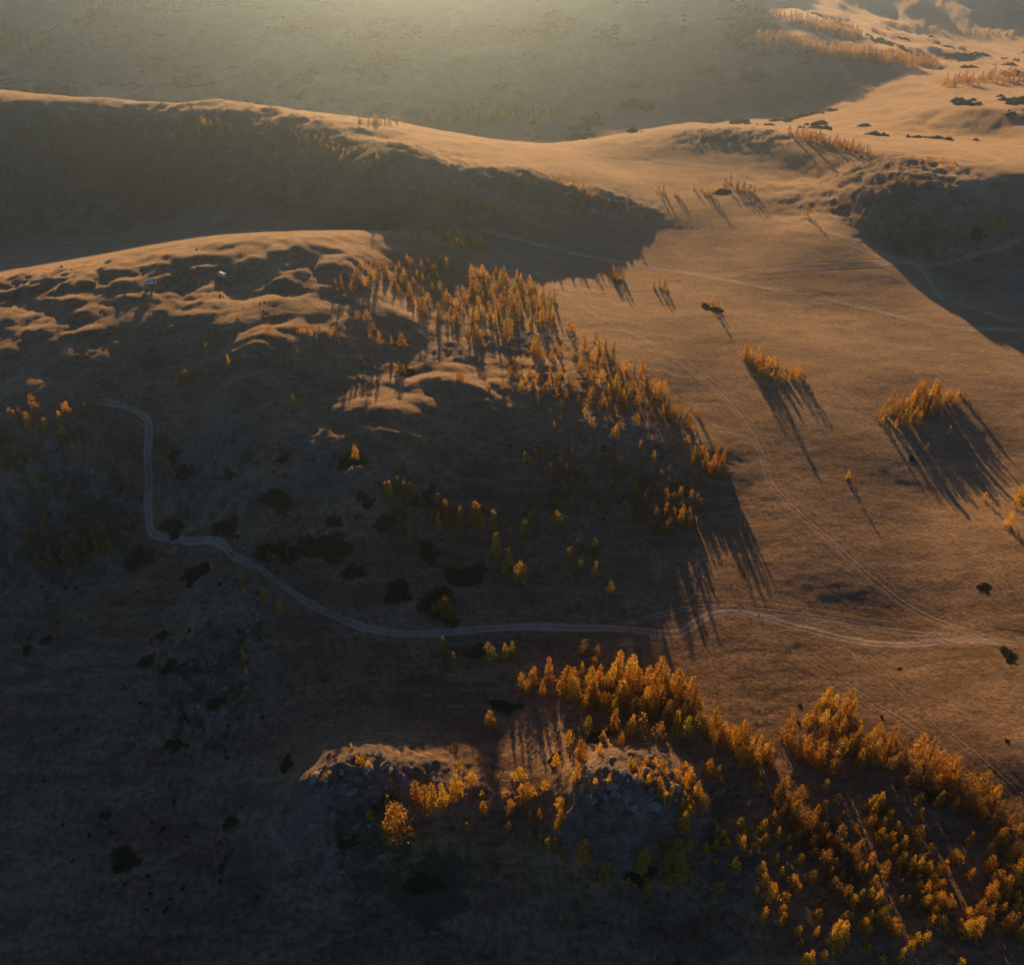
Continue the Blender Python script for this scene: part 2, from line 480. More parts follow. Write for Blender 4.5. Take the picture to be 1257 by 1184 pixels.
TRACKS = [
 ([(100,492),(150,497),(178,512),(183,530),(181,560),(182,600),(183,635),(186,652),(205,662),(235,664),(262,662),(277,670),(287,682),(310,693),(345,715),(375,737),(410,755), (450,770),(490,777),(540,776),(600,771),(660,769),(720,770),(770,772),(830,776),(852,765),(872,754),(900,750),(940,757),(985,770),(1050,785),(1110,790),(1180,786),(1262,790)], 3.9, 1.0, 1, "pale rutted dirt track winding through the shaded basin onto the meadow"),
 ([(575,284),(630,292),(680,305),(740,318),(800,328),(850,336),(920,349),(1000,364),(1080,382),(1140,397),(1190,403),(1265,404)], 4.6, 1.0, 2, "straight pale dirt track crossing the upper meadow"),
 ([(1265,285),(1225,305),(1180,318),(1127,324),(1060,325),(960,331),(872,338)], 3.6, .85, 3, "dirt track crossing the shaded bowl into the upper meadow", 0.5),
 ([(985,250),(1000,277),(1060,302),(1110,318),(1130,330),(1142,345),(1150,360),(1172,371),(1210,383),(1262,401)], 4.0, .95, 4, "curving dirt track along the rim of the shaded bowl"),
 ([(606,303),(660,335),(690,358),(720,380),(780,410),(830,440),(880,480),(915,520),(935,560),(945,590),(965,615),(1010,655),(1060,700),(1110,740),(1170,768),(1262,796)], 3.8, .62, 5, "long faint wheel track running down the lit meadow", 0.1),
 ([(682,362),(703,356),(760,357),(830,348)], 3.2, .5, 6, "short faint wheel track branching across the lit meadow", 0.1),
 ([(735,772),(800,757),(850,745),(900,744),(960,752),(1030,764),(1100,775),(1180,779),(1262,784)], 3.4, .62, 7, "wheel track running just above the main rutted track", 0.1),
 ([(880,748),(940,749),(1010,757),(1080,770),(1160,780),(1262,790)], 3.0, .55, 17, "wheel ruts squeezed between the braided tracks on the meadow", 0.1),
 ([(655,786),(632,803),(608,822),(575,833),(545,828),(520,812),(495,790),(470,777)], 3.2, .5, 8, "faint wheel track looping below the main track", 0.15),
 ([(798,655),(806,690),(802,730),(795,768)], 2.8, .5, 9, "faint wheel track dropping straight to the main track", 0.1),
 ([(985,800),(1040,840),(1090,873),(1130,900),(1200,958),(1265,1015)], 3.0, .5, 10, "faint wheel track beside the lower right larch wood", 0.05),
 ([(1055,800),(1110,850),(1160,895),(1210,935),(1265,985)], 2.6, .42, 11, "faint wheel track crossing the open meadow above the lower wood", 0.05),
 ([(122,432),(113,447),(90,462),(63,475),(20,494),(-5,505)], 3.2, .5, 12, "faint track slanting down the left hillside", 0.2),
 ([(265,662),(300,655),(350,640),(390,622),(430,610)], 2.4, .35, 14, "faint path climbing from the track bend towards the lit rim", 0.2),
 ([(620,180),(700,185),(780,195),(870,205),(930,228),(985,250)], 4.0, .75, 15, "pale track on the far side of the bright slope"),
]
CENTRES, FRAMES = [], []
for (pts, width, strength_, seed, *_r) in TRACKS:
    C = polyline_world(pts, 1.0)
    s = np.arange(len(C)) * 1.0
    T = np.gradient(C, axis=0)
    T /= np.linalg.norm(T, axis=1)[:, None] + 1e-9
    Nn = np.stack([-T[:, 1], T[:, 0]], 1)
    CENTRES.append(C + Nn * (0.35 * gnoise(s / 19.0, s * 0 + seed, seed))[:, None])
    FRAMES.append((Nn, width * 0.5 * (1 + 0.22 * gnoise(s / 13.0, s * 0 + 3.3, seed + 1)), np.clip(np.minimum(s, s[::-1]) / 12.0, 0, 1)))
# the tracks are worn a little into the turf
wear = np.zeros_like(GX)
for C, (pts, width, *_r) in zip(CENTRES, TRACKS):
    x0, x1, y0, y1 = C[:, 0].min() - 9, C[:, 0].max() + 9, C[:, 1].min() - 9, C[:, 1].max() + 9
    sel = np.nonzero(((GX > x0) & (GX < x1) & (GY > y0) & (GY < y1)).ravel())[0]
    gx, gy = GX.ravel()[sel], GY.ravel()[sel]
    for a in range(0, len(sel), 4000):
        d2 = (gx[a:a + 4000, None] - C[None, ::2, 0]) ** 2 + (gy[a:a + 4000, None] - C[None, ::2, 1]) ** 2
        d = np.sqrt(d2.min(1))
        m = np.clip((width * 0.5 + 2.3 - d) / 1.6, 0, 1)
        wear.ravel()[sel[a:a + 4000]] = np.maximum(wear.ravel()[sel[a:a + 4000]], m)

# ------------------------------------------------------------------ ground sheet
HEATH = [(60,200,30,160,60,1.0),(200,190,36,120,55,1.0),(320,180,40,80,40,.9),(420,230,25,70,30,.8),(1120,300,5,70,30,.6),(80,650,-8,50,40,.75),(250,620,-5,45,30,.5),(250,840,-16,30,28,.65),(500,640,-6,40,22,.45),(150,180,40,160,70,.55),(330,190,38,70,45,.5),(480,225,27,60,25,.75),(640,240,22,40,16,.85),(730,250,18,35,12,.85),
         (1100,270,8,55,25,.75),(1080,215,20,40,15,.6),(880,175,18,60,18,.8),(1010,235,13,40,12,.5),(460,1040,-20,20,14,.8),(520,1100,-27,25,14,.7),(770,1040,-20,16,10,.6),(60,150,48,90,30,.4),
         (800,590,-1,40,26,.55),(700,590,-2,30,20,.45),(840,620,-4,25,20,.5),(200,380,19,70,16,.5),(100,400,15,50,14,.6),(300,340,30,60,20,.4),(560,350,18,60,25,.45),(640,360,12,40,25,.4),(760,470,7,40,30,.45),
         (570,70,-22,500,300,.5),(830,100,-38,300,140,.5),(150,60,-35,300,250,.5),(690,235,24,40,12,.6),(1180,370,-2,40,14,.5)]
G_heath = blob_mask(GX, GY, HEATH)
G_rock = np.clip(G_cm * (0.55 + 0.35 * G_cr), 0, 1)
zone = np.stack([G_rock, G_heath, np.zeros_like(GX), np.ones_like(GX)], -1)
_i = (np.arange(NR - 1)[:, None] * NC + np.arange(NC - 1)[None, :]).ravel()
quads = np.stack([_i, _i + 1, _i + NC + 1, _i + NC], 1)
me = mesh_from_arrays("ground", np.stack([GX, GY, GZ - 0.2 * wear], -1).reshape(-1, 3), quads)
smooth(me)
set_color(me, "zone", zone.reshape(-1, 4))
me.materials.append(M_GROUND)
link("ground", me, kind="structure")

US = np.array([-2.6, -2.0, -1.4, -1, -.82, -.6, -.46, -.3, 0, .3, .46, .6, .82, 1, 1.4, 2.0, 2.6])
US_E = lambda median: np.array([0, 0, 0, .12, .42, .8, .9, .75, median, .75, .9, .8, .42, .12, 0, 0, 0])
def bare_earth(X, Y, skip):
    """how worn the other tracks leave a place"""
    out = np.zeros(X.size)
    x, y = X.ravel(), Y.ravel()
    for k, C in enumerate(CENTRES):
        if k == skip:
            continue
        pts, width, strength, seed, label, *md = TRACKS[k]
        sel = np.nonzero((x > C[:, 0].min() - 4) & (x < C[:, 0].max() + 4) & (y > C[:, 1].min() - 4) & (y < C[:, 1].max() + 4))[0]
        e = US_E(md[0] if md else 0.35)[8:]
        for a in range(0, len(sel), 4000):
            i = sel[a:a + 4000]
            d2 = (x[i, None] - C[None, :, 0]) ** 2 + (y[i, None] - C[None, :, 1]) ** 2
            j = d2.argmin(1)
            u = np.sqrt(d2[np.arange(len(i)), j]) / FRAMES[k][1][j]
            out[i] = np.maximum(out[i], np.interp(u, US[8:], e, right=0) * strength * FRAMES[k][2][j])
    return out.reshape(X.shape)
def track(name, ti, width, strength, seed, label=None, median=0.52):
    C = CENTRES[ti]
    Nn, w, endf = FRAMES[ti]
    s = np.arange(len(C)) * 1.0
    off = np.where(np.abs(US)[None, :] <= 1, US[None, :] * w[:, None], np.sign(US)[None, :] * (w[:, None] + np.array([3.4, 2.2, 1.0] + [0] * 11 + [1.0, 2.2, 3.4])[None, :]))
    V = C[:, None, :] + Nn[:, None, :] * off[:, :, None]
    X, Y = V[..., 0], V[..., 1]
    prof = np.array([-.16, -.03, 0, 0, -.01, -.05, -.06, -.01, .0, -.01, -.06, -.05, -.01, 0, 0, -.03, -.16])
    Z = ground_z(X, Y) + prof[None, :] + 0.004 * (seed % 7)
    e = US_E(median)
    Z = Z - (0.22 * (1 - endf))[:, None]
    E = e[None, :] * strength * endf[:, None] * (0.9 + 0.3 * gnoise(s / 9.0, s * 0 + 9.7, seed + 2))[:, None]
    E = np.maximum(E, bare_earth(X, Y, ti))
    n, k = X.shape
    zc = np.stack([blob_mask(X, Y, CRAG) * 0.55, blob_mask(X, Y, HEATH), np.clip(E, 0, 1), np.ones_like(X)], -1)
    i = (np.arange(n - 1)[:, None] * k + np.arange(k - 1)[None, :]).ravel()
    me = mesh_from_arrays(name, np.stack([X, Y, Z], -1).reshape(-1, 3), np.stack([i, i + 1, i + k + 1, i + k], 1)[:, ::-1])
    smooth(me)
    set_color(me, "zone", zc.reshape(-1, 4))
    me.materials.append(M_GROUND)
    o = link(name, me, kind="structure")
    if label:
        o["label"] = label
    return o
for ti, (pts, width, *rest_) in enumerate(TRACKS):
    track("dirt_track", ti, width, *rest_)

# river far off at the upper left
for pts, wd in (([(33,8),(48,13),(62,16),(74,19),(88,18)], 10.0), ([(74,19),(68,22),(60,24)], 9.0)):
    C = polyline_world(pts, 8.0)
    T = np.gradient(C, axis=0)
    T /= np.linalg.norm(T, axis=1)[:, None] + 1e-9
    Nn = np.stack([-T[:, 1], T[:, 0]], 1)
    sR = np.arange(len(C)) * 8.0
    w = wd * (0.75 + 0.5 * gnoise(sR / 60, sR * 0 + 2.2, 77))
    V = np.stack([C - Nn * w[:, None], C + Nn * w[:, None]], 1)
    Z = ground_z(C[:, 0], C[:, 1])[:, None] + np.array([[4.0, 4.0]])
    n = len(C)
    i = np.arange(n - 1) * 2
    me = mesh_from_arrays("river", np.concatenate([V, Z[..., None]], -1).reshape(-1, 3), np.stack([i, i + 1, i + 3, i + 2], 1)[:, ::-1])
    me.materials.append(M_WATER)
    link("river", me, kind="structure")

# ------------------------------------------------------------------ larches
def leaf_quads(C, size, r, flat=0.0):
    """one small quad round each centre, turned at random"""
    n = len(C)
    a = r.normal(size=(n, 3))
    a /= np.linalg.norm(a, axis=1)[:, None]
    b = r.normal(size=(n, 3))
    b[:, 2] *= (1 - flat)
    b -= a * (a * b).sum(1)[:, None]
    b /= np.linalg.norm(b, axis=1)[:, None] + 1e-9
    s = (size * r.uniform(0.6, 1.25, n))[:, None] if np.isscalar(size) else (size * r.uniform(0.6, 1.25, n))[:, None]
    V = np.stack([C - a * s - b * s * .6, C + a * s - b * s * .6, C + a * s * .8 + b * s * .6, C - a * s * .8 + b * s * .6], 1)
    return V.reshape(-1, 3)
def larch_crown(seed, rmax, power, base, nbr, per, leaf, gap):
    """unit-height crown: clumps strung along drooping branches"""
    r = np.random.default_rng(seed)
    t = base + (0.985 - base) * (np.arange(nbr) + r.uniform(0, 1, nbr)) / nbr
    az = np.arange(nbr) * 2.399963 + r.normal(0, .35, nbr)
    prof = np.clip((1 - t) / (1 - base), 0, 1) ** power * np.clip((t - base) / 0.12 + 0.45, 0, 1)
    ln = rmax * prof * r.uniform(0.55, 1.18, nbr) + 0.012
    bias = 1 + 0.22 * np.cos(az - r.uniform(0, 6.28)) + 0.14 * np.cos(2 * az + t * 9 + r.uniform(0, 6.28))
    ln *= bias
    keep = r.uniform(0, 1, nbr) > gap
    C, S = [], []
    for k in np.nonzero(keep)[0]:
        m = max(3, int(per * (0.35 + ln[k] / rmax)))
        f = r.uniform(0.12, 1.0, m) ** 0.75
        d = ln[k] * f
        sw = r.normal(0, 0.028 + 0.10 * rmax * f, (m,)) 
        x = np.cos(az[k]) * d - np.sin(az[k]) * sw
        y = np.sin(az[k]) * d + np.cos(az[k]) * sw
        z = t[k] + 0.10 * d - 0.75 * d * f * (1 - t[k]) * 0.9 + r.normal(0, 0.012, m)
        C.append(np.stack([x, y, z], 1))
        S.append(np.full(m, leaf) * (1.15 - 0.45 * t[k]))
    m = max(4, per // 2)
    C.append(np.stack([r.normal(0, .008, m), r.normal(0, .008, m), r.uniform(.93, 1.0, m)], 1))
    S.append(np.full(m, leaf * .6))
    C, S = np.concatenate(C), np.concatenate(S)
    C[:, 2] = np.maximum(C[:, 2], 0.03)
    return leaf_quads(C, S, r)
def larch_trunk(seed, rmax, nlimb=14):
    r = np.random.default_rng(seed + 500)
    V, Q = [], []
    def tube(p, q, ra, rb, k=6):
        p, q = np.array(p), np.array(q)
        d = q - p
        d = d / np.linalg.norm(d)
        a = np.cross(d, [0.31, 0.91, 0.27]); a /= np.linalg.norm(a)
        b = np.cross(d, a)
        o = len(V)
        for c, rr in ((p, ra), (q, rb)):
            for i in range(k):
                w = 2 * math.pi * i / k
                V.append(c + rr * (math.cos(w) * a + math.sin(w) * b))
        for i in range(k):
            j = (i + 1) % k
            Q.append((o + i, o + j, o + k + j, o + k + i))
    b1 = (r.normal(0, .008), r.normal(0, .008), .34)
    b2 = (r.normal(0, .01), r.normal(0, .01), .68)
    tube((0, 0, -.05), b1, .021, .016)
    tube(b1, b2, .016, .0095)
    tube(b2, (0, 0, .99), .0095, .002)
    for i in range(nlimb):
        t = .14 + .75 * i / nlimb
        w = i * 2.4 + r.normal(0, .3)
        l = rmax * .8 * (1 - t) ** .8
        tube((0, 0, t), (l * math.cos(w), l * math.sin(w), t - .12 * l), .005, .0015, 3)
    return np.array(V), np.array(Q)
STYLES = [  # rmax, power, base, branches, clumps per branch, leaf, gap
 (0.17, 0.95, 0.06, 70, 18, 0.022, .08), (0.20, 0.90, 0.05, 70, 19, 0.023, .10), (0.23, 0.80, 0.06, 70, 21, 0.024, .12), (0.26, 0.72, 0.08, 68, 23, 0.025, .14),
 (0.30, 0.62, 0.12, 60, 25, 0.026, .18), (0.22, 0.85, 0.04, 66, 18, 0.022, .20), (0.25, 0.75, 0.09, 56, 21, 0.024, .25), (0.18, 1.0, 0.04, 66, 17, 0.022, .14), (0.21, 0.9, 0.06, 60, 10, 0.018, .45), (0.27, 0.66, 0.10, 60, 14, 0.022, .34)]
STYLES = [(st[0] * 1.32, *st[1:]) for st in STYLES]
CROWNS, TRUNKS, LITE = [], [], []
for k, st in enumerate(STYLES):
    v = larch_crown(100 + k, *st)
    me = mesh_from_arrays("crown", v, np.arange(len(v)).reshape(-1, 4))
    me.materials.append(M_NEEDLE)
    CROWNS.append(me)
    tv, tq = larch_trunk(k, st[0])
    me = mesh_from_arrays("trunk", tv, tq)
    smooth(me)
    me.materials.append(M_BARK)
    TRUNKS.append(me)
    LITE.append([larch_crown(200 + k, st[0] * .95, st[1], st[2], 46, 13, 0.031, .08), larch_crown(300 + k, st[0] * 1.35, st[1], st[2], 24, 8, 0.06, .0)])

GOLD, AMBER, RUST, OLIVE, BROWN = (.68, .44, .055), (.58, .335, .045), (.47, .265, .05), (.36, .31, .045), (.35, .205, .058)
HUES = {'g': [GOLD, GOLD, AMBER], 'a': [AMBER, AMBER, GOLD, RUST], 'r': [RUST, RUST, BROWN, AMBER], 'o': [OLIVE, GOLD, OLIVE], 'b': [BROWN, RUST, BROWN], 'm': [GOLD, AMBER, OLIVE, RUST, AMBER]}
HUE_WORD = {GOLD: 'golden', AMBER: 'amber', RUST: 'rusty orange', OLIVE: 'yellow-green', BROWN: 'brown'}
TREES = []       # px, py, height in px, hue, cluster
def trees(cluster, hue, pts):
    for (x, y, h) in pts:
        TREES.append((x, y, h, hue, cluster))
def in_poly(x, y, P):
    c = False
    for (x1, y1), (x2, y2) in zip(P, P[1:] + P[:1]):
        if (y1 > y) != (y2 > y) and x < (x2 - x1) * (y - y1) / (y2 - y1) + x1:
            c = not c
    return c
def grove(cluster, hue, poly, n, h, dh=0.22, seed=0, gapx=None):
    r = random.Random(len(TREES) + seed)
    xs, yy = [p[0] for p in poly], [p[1] for p in poly]
    got, tries = [], 0
    area = (max(xs) - min(xs)) * (max(yy) - min(yy)) * 0.6
    d0 = 0.75 * math.sqrt(area / n)
    while len(got) < n and tries < n * 400:
        tries += 1
        x, y = r.uniform(min(xs), max(xs)), r.uniform(min(yy), max(yy))
        if not in_poly(x, y, poly):
            continue
        dd = d0 * (1 if tries < n * 150 else 0.5)
        if any((x - a) ** 2 + ((y - b) * 1.6) ** 2 < dd * dd for a, b in got):
            continue
        got.append((x, y))
    for x, y in got:
        TREES.append((x, y, h * .68 * min(max(1 + 1.35 * dh * r.gauss(0, 1), .45), 1.5) if h > 12 else h * r.uniform(.65, 1.3), hue, cluster))

# clusters: where the trees stand
grove("in the oval grove on the open right meadow", 'a', [(1070,514),(1090,498),(1130,483),(1185,482),(1188,492),(1160,503),(1135,522),(1095,526)], 46, 21)
grove("in the small meadow grove with fanned shadows", 'a', [(910,440),(925,436),(950,446),(980,456),(985,467),(960,470),(930,463)], 26, 21)
trees("standing alone on the bright upper meadow", 'a', [(875,377,15),(881,378,10)])
trees("in the clump just above the meadow fork", 'r', [(752,340,15),(758,342,18),(764,343,16),(756,345,12)])
trees("in the low clump right of the meadow fork", 'r', [(803,353,10),(810,354,14),(816,356,12)])
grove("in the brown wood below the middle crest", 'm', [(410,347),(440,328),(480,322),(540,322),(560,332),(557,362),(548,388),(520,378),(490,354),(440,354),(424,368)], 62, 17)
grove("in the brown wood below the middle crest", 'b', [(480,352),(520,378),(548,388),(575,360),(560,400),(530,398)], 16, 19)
grove("in the upper half of the bright gold wood", 'm', [(585,332),(620,337),(660,348),(682,370),(668,382),(620,372),(575,362),(570,350)], 44, 18)
grove("in the lower half of the bright gold wood", 'm', [(575,362),(620,372),(668,382),(686,385),(690,397),(650,406),(625,410),(590,395),(560,403),(548,388)], 50, 21)
grove("in the wood draped over the eastern slope", 'm', [(715,428),(740,428),(790,452),(820,472),(822,490),(780,500),(730,485),(706,462)], 46, 23)
grove("at the foot of the eastern slope wood", 'r', [(730,485),(780,500),(822,490),(848,505),(852,528),(810,518),(780,512),(740,512),(722,500)], 24, 21)
grove("in the short row behind the middle crest", 'r', [(465,281),(480,276),(515,286),(520,292),(490,290)], 14, 13)
grove("in the long row behind the middle crest", 'a', [(525,281),(545,287),(570,294),(598,303),(600,309),(570,307),(545,300)], 26, 16)
grove("in the eastern foot clump beside the meadow", 'r', [(845,558),(870,548),(888,562),(885,588),(860,592)], 15, 22)
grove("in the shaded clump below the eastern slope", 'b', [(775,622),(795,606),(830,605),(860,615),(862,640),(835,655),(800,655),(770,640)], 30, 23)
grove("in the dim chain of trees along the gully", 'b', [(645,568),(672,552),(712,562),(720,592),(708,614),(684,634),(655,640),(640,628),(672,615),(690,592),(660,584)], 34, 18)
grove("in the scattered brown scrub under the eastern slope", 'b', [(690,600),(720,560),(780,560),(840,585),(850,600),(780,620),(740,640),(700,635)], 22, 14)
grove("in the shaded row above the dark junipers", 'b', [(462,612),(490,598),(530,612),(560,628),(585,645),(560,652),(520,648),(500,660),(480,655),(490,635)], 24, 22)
trees("in the shaded row above the dark junipers", 'a', [(548,640,28),(565,648,29),(585,648,33),(604,652,28),(538,648,22),(503,660,19),(556,664,13),(497,600,15),(480,607,18)])
trees("on the slope of scattered yellow-green trees", 'o', [(626,662,18),(651,645,20),(645,660,24),(610,680,26),(648,684,18),(625,692,20),(620,704,18),(683,652,26),(708,676,16),(729,680,20),(712,703,17),(749,727,15),(642,652,14)])
trees("on the slope of scattered yellow-green trees", 'g', [(638,714,25),(667,704,14),(699,690,21),(731,705,17),(630,697,15)])
trees("standing in the dark juniper above the track", 'b', [(533,752,14),(540,750,16),(547,756,24),(555,754,16),(578,750,14),(542,694,14),(556,696,14)])
trees("in the clump below the main track", 'o', [(602,814,28),(557,821,22),(545,802,20),(620,807,18),(629,803,17),(542,808,16)])
trees("just above the gold foreground grove", 'b', [(717,800,16),(733,804,14),(730,818,14)])
trees("in the lit cluster on the far left hillside", 'g', [(43,502,20),(15,513,14),(26,515,19),(38,524,19),(48,530,10),(58,525,14),(85,507,16),(80,506,12),(105,503,9),(78,531,11),(100,551,14),(91,551,10),(32,518,14),(20,514,12),(73,512,9)])
trees("in the group at the left edge of the slope", 'r', [(3,542,15),(20,558,14),(32,567,15),(12,549,11),(5,574,17),(30,593,8),(36,601,11),(54,593,15),(48,591,13),(123,574,8),(17,570,14),(27,578,12),(-3,560,16),(80,608,10)])
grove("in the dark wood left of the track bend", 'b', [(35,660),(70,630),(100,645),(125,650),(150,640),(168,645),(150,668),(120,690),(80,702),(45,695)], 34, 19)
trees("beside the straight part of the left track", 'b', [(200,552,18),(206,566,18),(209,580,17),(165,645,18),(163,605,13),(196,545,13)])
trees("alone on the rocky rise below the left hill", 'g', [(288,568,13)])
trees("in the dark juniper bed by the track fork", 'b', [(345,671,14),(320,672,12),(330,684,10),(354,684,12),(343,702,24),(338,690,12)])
trees("on the small rocky rise below the track fork", 'g', [(262,701,11),(297,711,16),(302,732,13),(281,702,7)])
trees("near the small rocky rise below the track fork", 'o', [(327,737,17),(344,750,16),(322,728,12)])
trees("on the stony shaded spur at lower left", 'g', [(300,809,15),(303,826,8),(292,848,7),(246,872,9),(305,846,5)])
trees("on the dim hillside left of centre", 'a', [(331,410,15),(411,412,13),(292,391,9),(254,431,10),(282,451,17),(361,496,14)])
trees("on the dim hillside left of centre", 'r', [(230,472,20),(221,473,12),(365,408,10),(371,408,11),(378,409,10),(386,408,9),(393,409,10),(236,470,14)])
trees("on the hummocks at the centre of the hill", 'r', [(412,411,12),(437,392,9),(443,393,9),(451,391,12),(455,414,20),(466,421,17),(494,428,21),(481,424,13),(460,408,14),(491,458,16),(487,458,12),(496,459,13)])
trees("on the lit hummocks below the gold wood", 'a', [(567,468,18),(622,416,24),(661,438,25),(678,441,16),(686,435,11),(704,436,10),(618,477,14),(699,404,17),(731,419,16),(659,489,10),(600,476,9),(585,414,18),(575,412,14),(590,420,17),(640,476,12),(563,466,12),(655,430,20)])
grove("among the scrubby trees under the gold wood", 'r', [(630,445),(665,450),(700,470),(720,500),(700,495),(660,478),(625,465)], 20, 12)
trees("at the lower tip of the eastern slope wood", 'a', [(742,500,14),(728,526,14),(756,537,19),(856,509,13),(824,513,18),(761,577,19),(725,522,10)])
trees("on the shaded shoulder right of centre", 'a', [(644,566,13),(656,561,11),(666,555,11),(650,566,9)])
trees("alone inside a round dark juniper", 'a', [(437,564,19)])
trees("alone on the dark right meadow", 'g', [(1040,587,11)])
trees("on the hollow below the oval grove", 'o', [(1137,552,9),(1163,533,11),(1131,551,7)])
trees("at the right edge of the meadow", 'g', [(1207,613,10),(1236,645,18),(1245,621,22),(1252,614,22),(1259,628,20),(1256,606,18)])
# the big foreground grove
trees("in the big gold foreground grove", 'g', [(674,834,28),(693,849,32),(703,843,25),(714,826,15),(725,840,23),(729,860,27),(721,871,20),(741,867,19),(757,830,33),(770,849,39),(777,838,34),(809,838,32),(816,843,28),(830,856,33),(843,860,31),(763,867,31),
      (749,843,31),(794,843,26),(701,856,27),(794,869,27),(807,866,27)])
trees("in the big gold foreground grove", 'm', [(654,838,22),(665,852,21),(818,886,25),(841,875,21),(751,897,28),(722,897,19),(773,901,27),(787,903,29),(808,910,27),(839,908,29),(850,903,31),(830,895,22),(780,880,26),(858,880,24),(640,842,18),(648,848,16)])
grove("in the big gold foreground grove", 'a', [(690,845),(740,835),(800,832),(845,850),(855,880),(820,892),(770,885),(720,862)], 34, 27)
grove("behind the pale rock knoll", 'a', [(855,885),(890,890),(935,915),(955,945),(920,945),(890,925),(860,910)], 26, 27)
trees("on the near edge of the pale rock knoll", 'g', [(698,914,18),(740,910,14),(762,912,14),(712,931,23),(736,924,13),(682,938,15),(707,959,23),(669,967,10),(646,979,19),(640,976,14),(730,962,8),(747,960,9)])
grove("among the saplings on the pale rock knoll", 'g', [(770,935),(810,932),(845,945),(860,975),(845,1000),(820,985),(800,965),(775,955)], 30, 10)
trees("at the foot of the pale rock knoll", 'a', [(688,1013,22),(742,1080,29),(715,1055,26),(786,1068,28),(820,1073,36),(828,1058,30),(834,1078,30),(794,1085,11),(835,1018,24),(845,1002,14),(662,1004,13),(681,1036,9),(686,1049,9),(846,1035,10),(812,1048,22),(855,980,22),(862,992,18),(880,955,16),(870,950,18)])
trees("on the dark left foreground knoll", 'a', [(486,1028,44),(512,985,26),(522,992,30),(532,990,28),(545,984,24),(562,976,24),(455,1003,11),(555,982,20),(476,985,10)])
trees("scattered small on the dark left foreground knoll", 'g', [(432,919,8),(405,953,8),(481,962,7),(446,938,13),(440,936,9),(573,1014,6),(453,940,8),(602,892,20)])
# lower right wood
grove("in the upper part of the lower right wood", 'a', [(962,890),(1000,862),(1035,862),(1062,892),(1062,940),(1012,955),(962,920)], 34, 29)
grove("along the upper edge of the lower right wood", 'r', [(1062,892),(1100,905),(1150,935),(1205,972),(1262,1008),(1262,1035),(1215,1015),(1150,990),(1120,962),(1070,940)], 36, 29)
grove("in the brown band through the lower right wood", 'b', [(940,965),(985,980),(1022,1012),(1048,1062),(1065,1110),(1032,1115),(1000,1065),(960,1012)], 36, 27)
grove("in the narrow diagonal row of the lower wood", 'a', [(1062,990),(1088,990),(1105,1030),(1140,1062),(1172,1115),(1150,1125),(1110,1078),(1080,1036)], 30, 21)
grove("in the corner thicket at lower right", 'a', [(1205,1040),(1235,1030),(1265,1050),(1265,1150),(1215,1150),(1185,1140),(1215,1090)], 40, 27)
trees("at the bottom edge of the lower right wood", 'g', [(1022,1156,32),(993,1186,22),(1104,1177,18),(1118,1162,11),(1192,1148,26),(1185,1145,20),(1177,1186,12),(1030,1150,26),(985,1184,18),(1065,1130,16),(1085,1135,14)])
trees("scattered over the slope under the brown band", 'g', [(892,1037,9),(905,1032,9),(920,1053,11),(900,1066,15),(885,1093,14),(969,1045,7),(952,1058,11),(972,1080,9),(963,1104,12),(941,1110,12),(936,1132,18),(960,1132,15),(928,1095,8),(997,1038,13),(845,1040,9),(866,1042,10),(903,1068,12),(943,1100,10),(907,1088,6),(880,1090,10),(933,1035,9),(1005,1055,12)])
trees("in the open strip of the lower right wood", 'a', [(1168,1053,13),(1190,1077,13),(1152,1092,15),(1163,1120,19),(1125,1068,18),(1075,992,22),(1068,994,18),(1213,1065,16)])
grove("loosely scattered between the rows of the lower wood", 'a', [(900,950),(945,955),(1060,960),(1180,1000),(1215,1090),(1160,1160),(1010,1140),(930,1060)], 46, 17)
grove("loosely scattered over the eastern slope", 'a', [(640,470),(720,440),(800,500),(860,560),(820,600),(700,560)], 30, 15)
grove("among the small trees around the two outcrops", 'g', [(560,940),(640,950),(700,990),(690,1050),(800,1100),(900,1060),(870,1000),(860,1090),(720,1075),(600,1010)], 26, 11)
grove("among the many small trees of the lower right slope", 'g', [(880,1000),(960,985),(1040,1000),(1150,1080),(1200,1184),(1000,1184),(900,1110)], 60, 12)
# far trees
grove("in the far valley wood", 'o', [(505,150),(530,142),(570,140),(620,138),(700,140),(690,147),(600,150),(540,153)], 110, 11)
grove("in the far valley wood", 'b', [(440,150),(470,147),(500,150),(500,153),(460,153)], 14, 7)
grove("in the far wood on the upper right ridge", 'a', [(930,48),(960,48),(1010,62),(1060,66),(1100,70),(1150,80),(1148,86),(1090,80),(1040,76),(980,64),(930,55)], 190, 11)
grove("in the far wood on the upper right ridge", 'a', [(985,32),(1020,28),(1045,35),(1060,48),(1040,52),(990,38)], 70, 9)
grove("in the far wood on the upper right ridge", 'b', [(880,8),(930,12),(1000,25),(1010,30),(960,26),(890,14)], 40, 7)
grove("in the far row at the right edge", 'a', [(1155,100),(1190,97),(1262,92),(1262,103),(1200,106),(1160,108)], 44, 11)
grove("in the dark strip behind the right ridge", 'b', [(965,163),(990,165),(1040,180),(1075,190),(1060,192),(1020,184),(975,172)], 40, 10)
grove("in the far river wood", 'o', [(-10,30),(20,35),(50,40),(60,55),(40,68),(-10,72)], 90, 10)
grove("in the far river wood", 'b', [(40,8),(120,6),(260,4),(330,8),(220,14),(140,12)], 60, 6)
grove("in the far fields row", 'b', [(1080,30),(1150,36),(1262,44),(1262,48),(1150,41),(1080,33)], 40, 5)
grove("on the crest of the big dark ridge", 'r', [(225,165),(245,152),(275,155),(290,165),(250,172)], 12, 12)
grove("on the shoulder of the big ridge", 'r', [(350,165),(400,172),(430,190),(420,200),(380,185)], 22, 9)
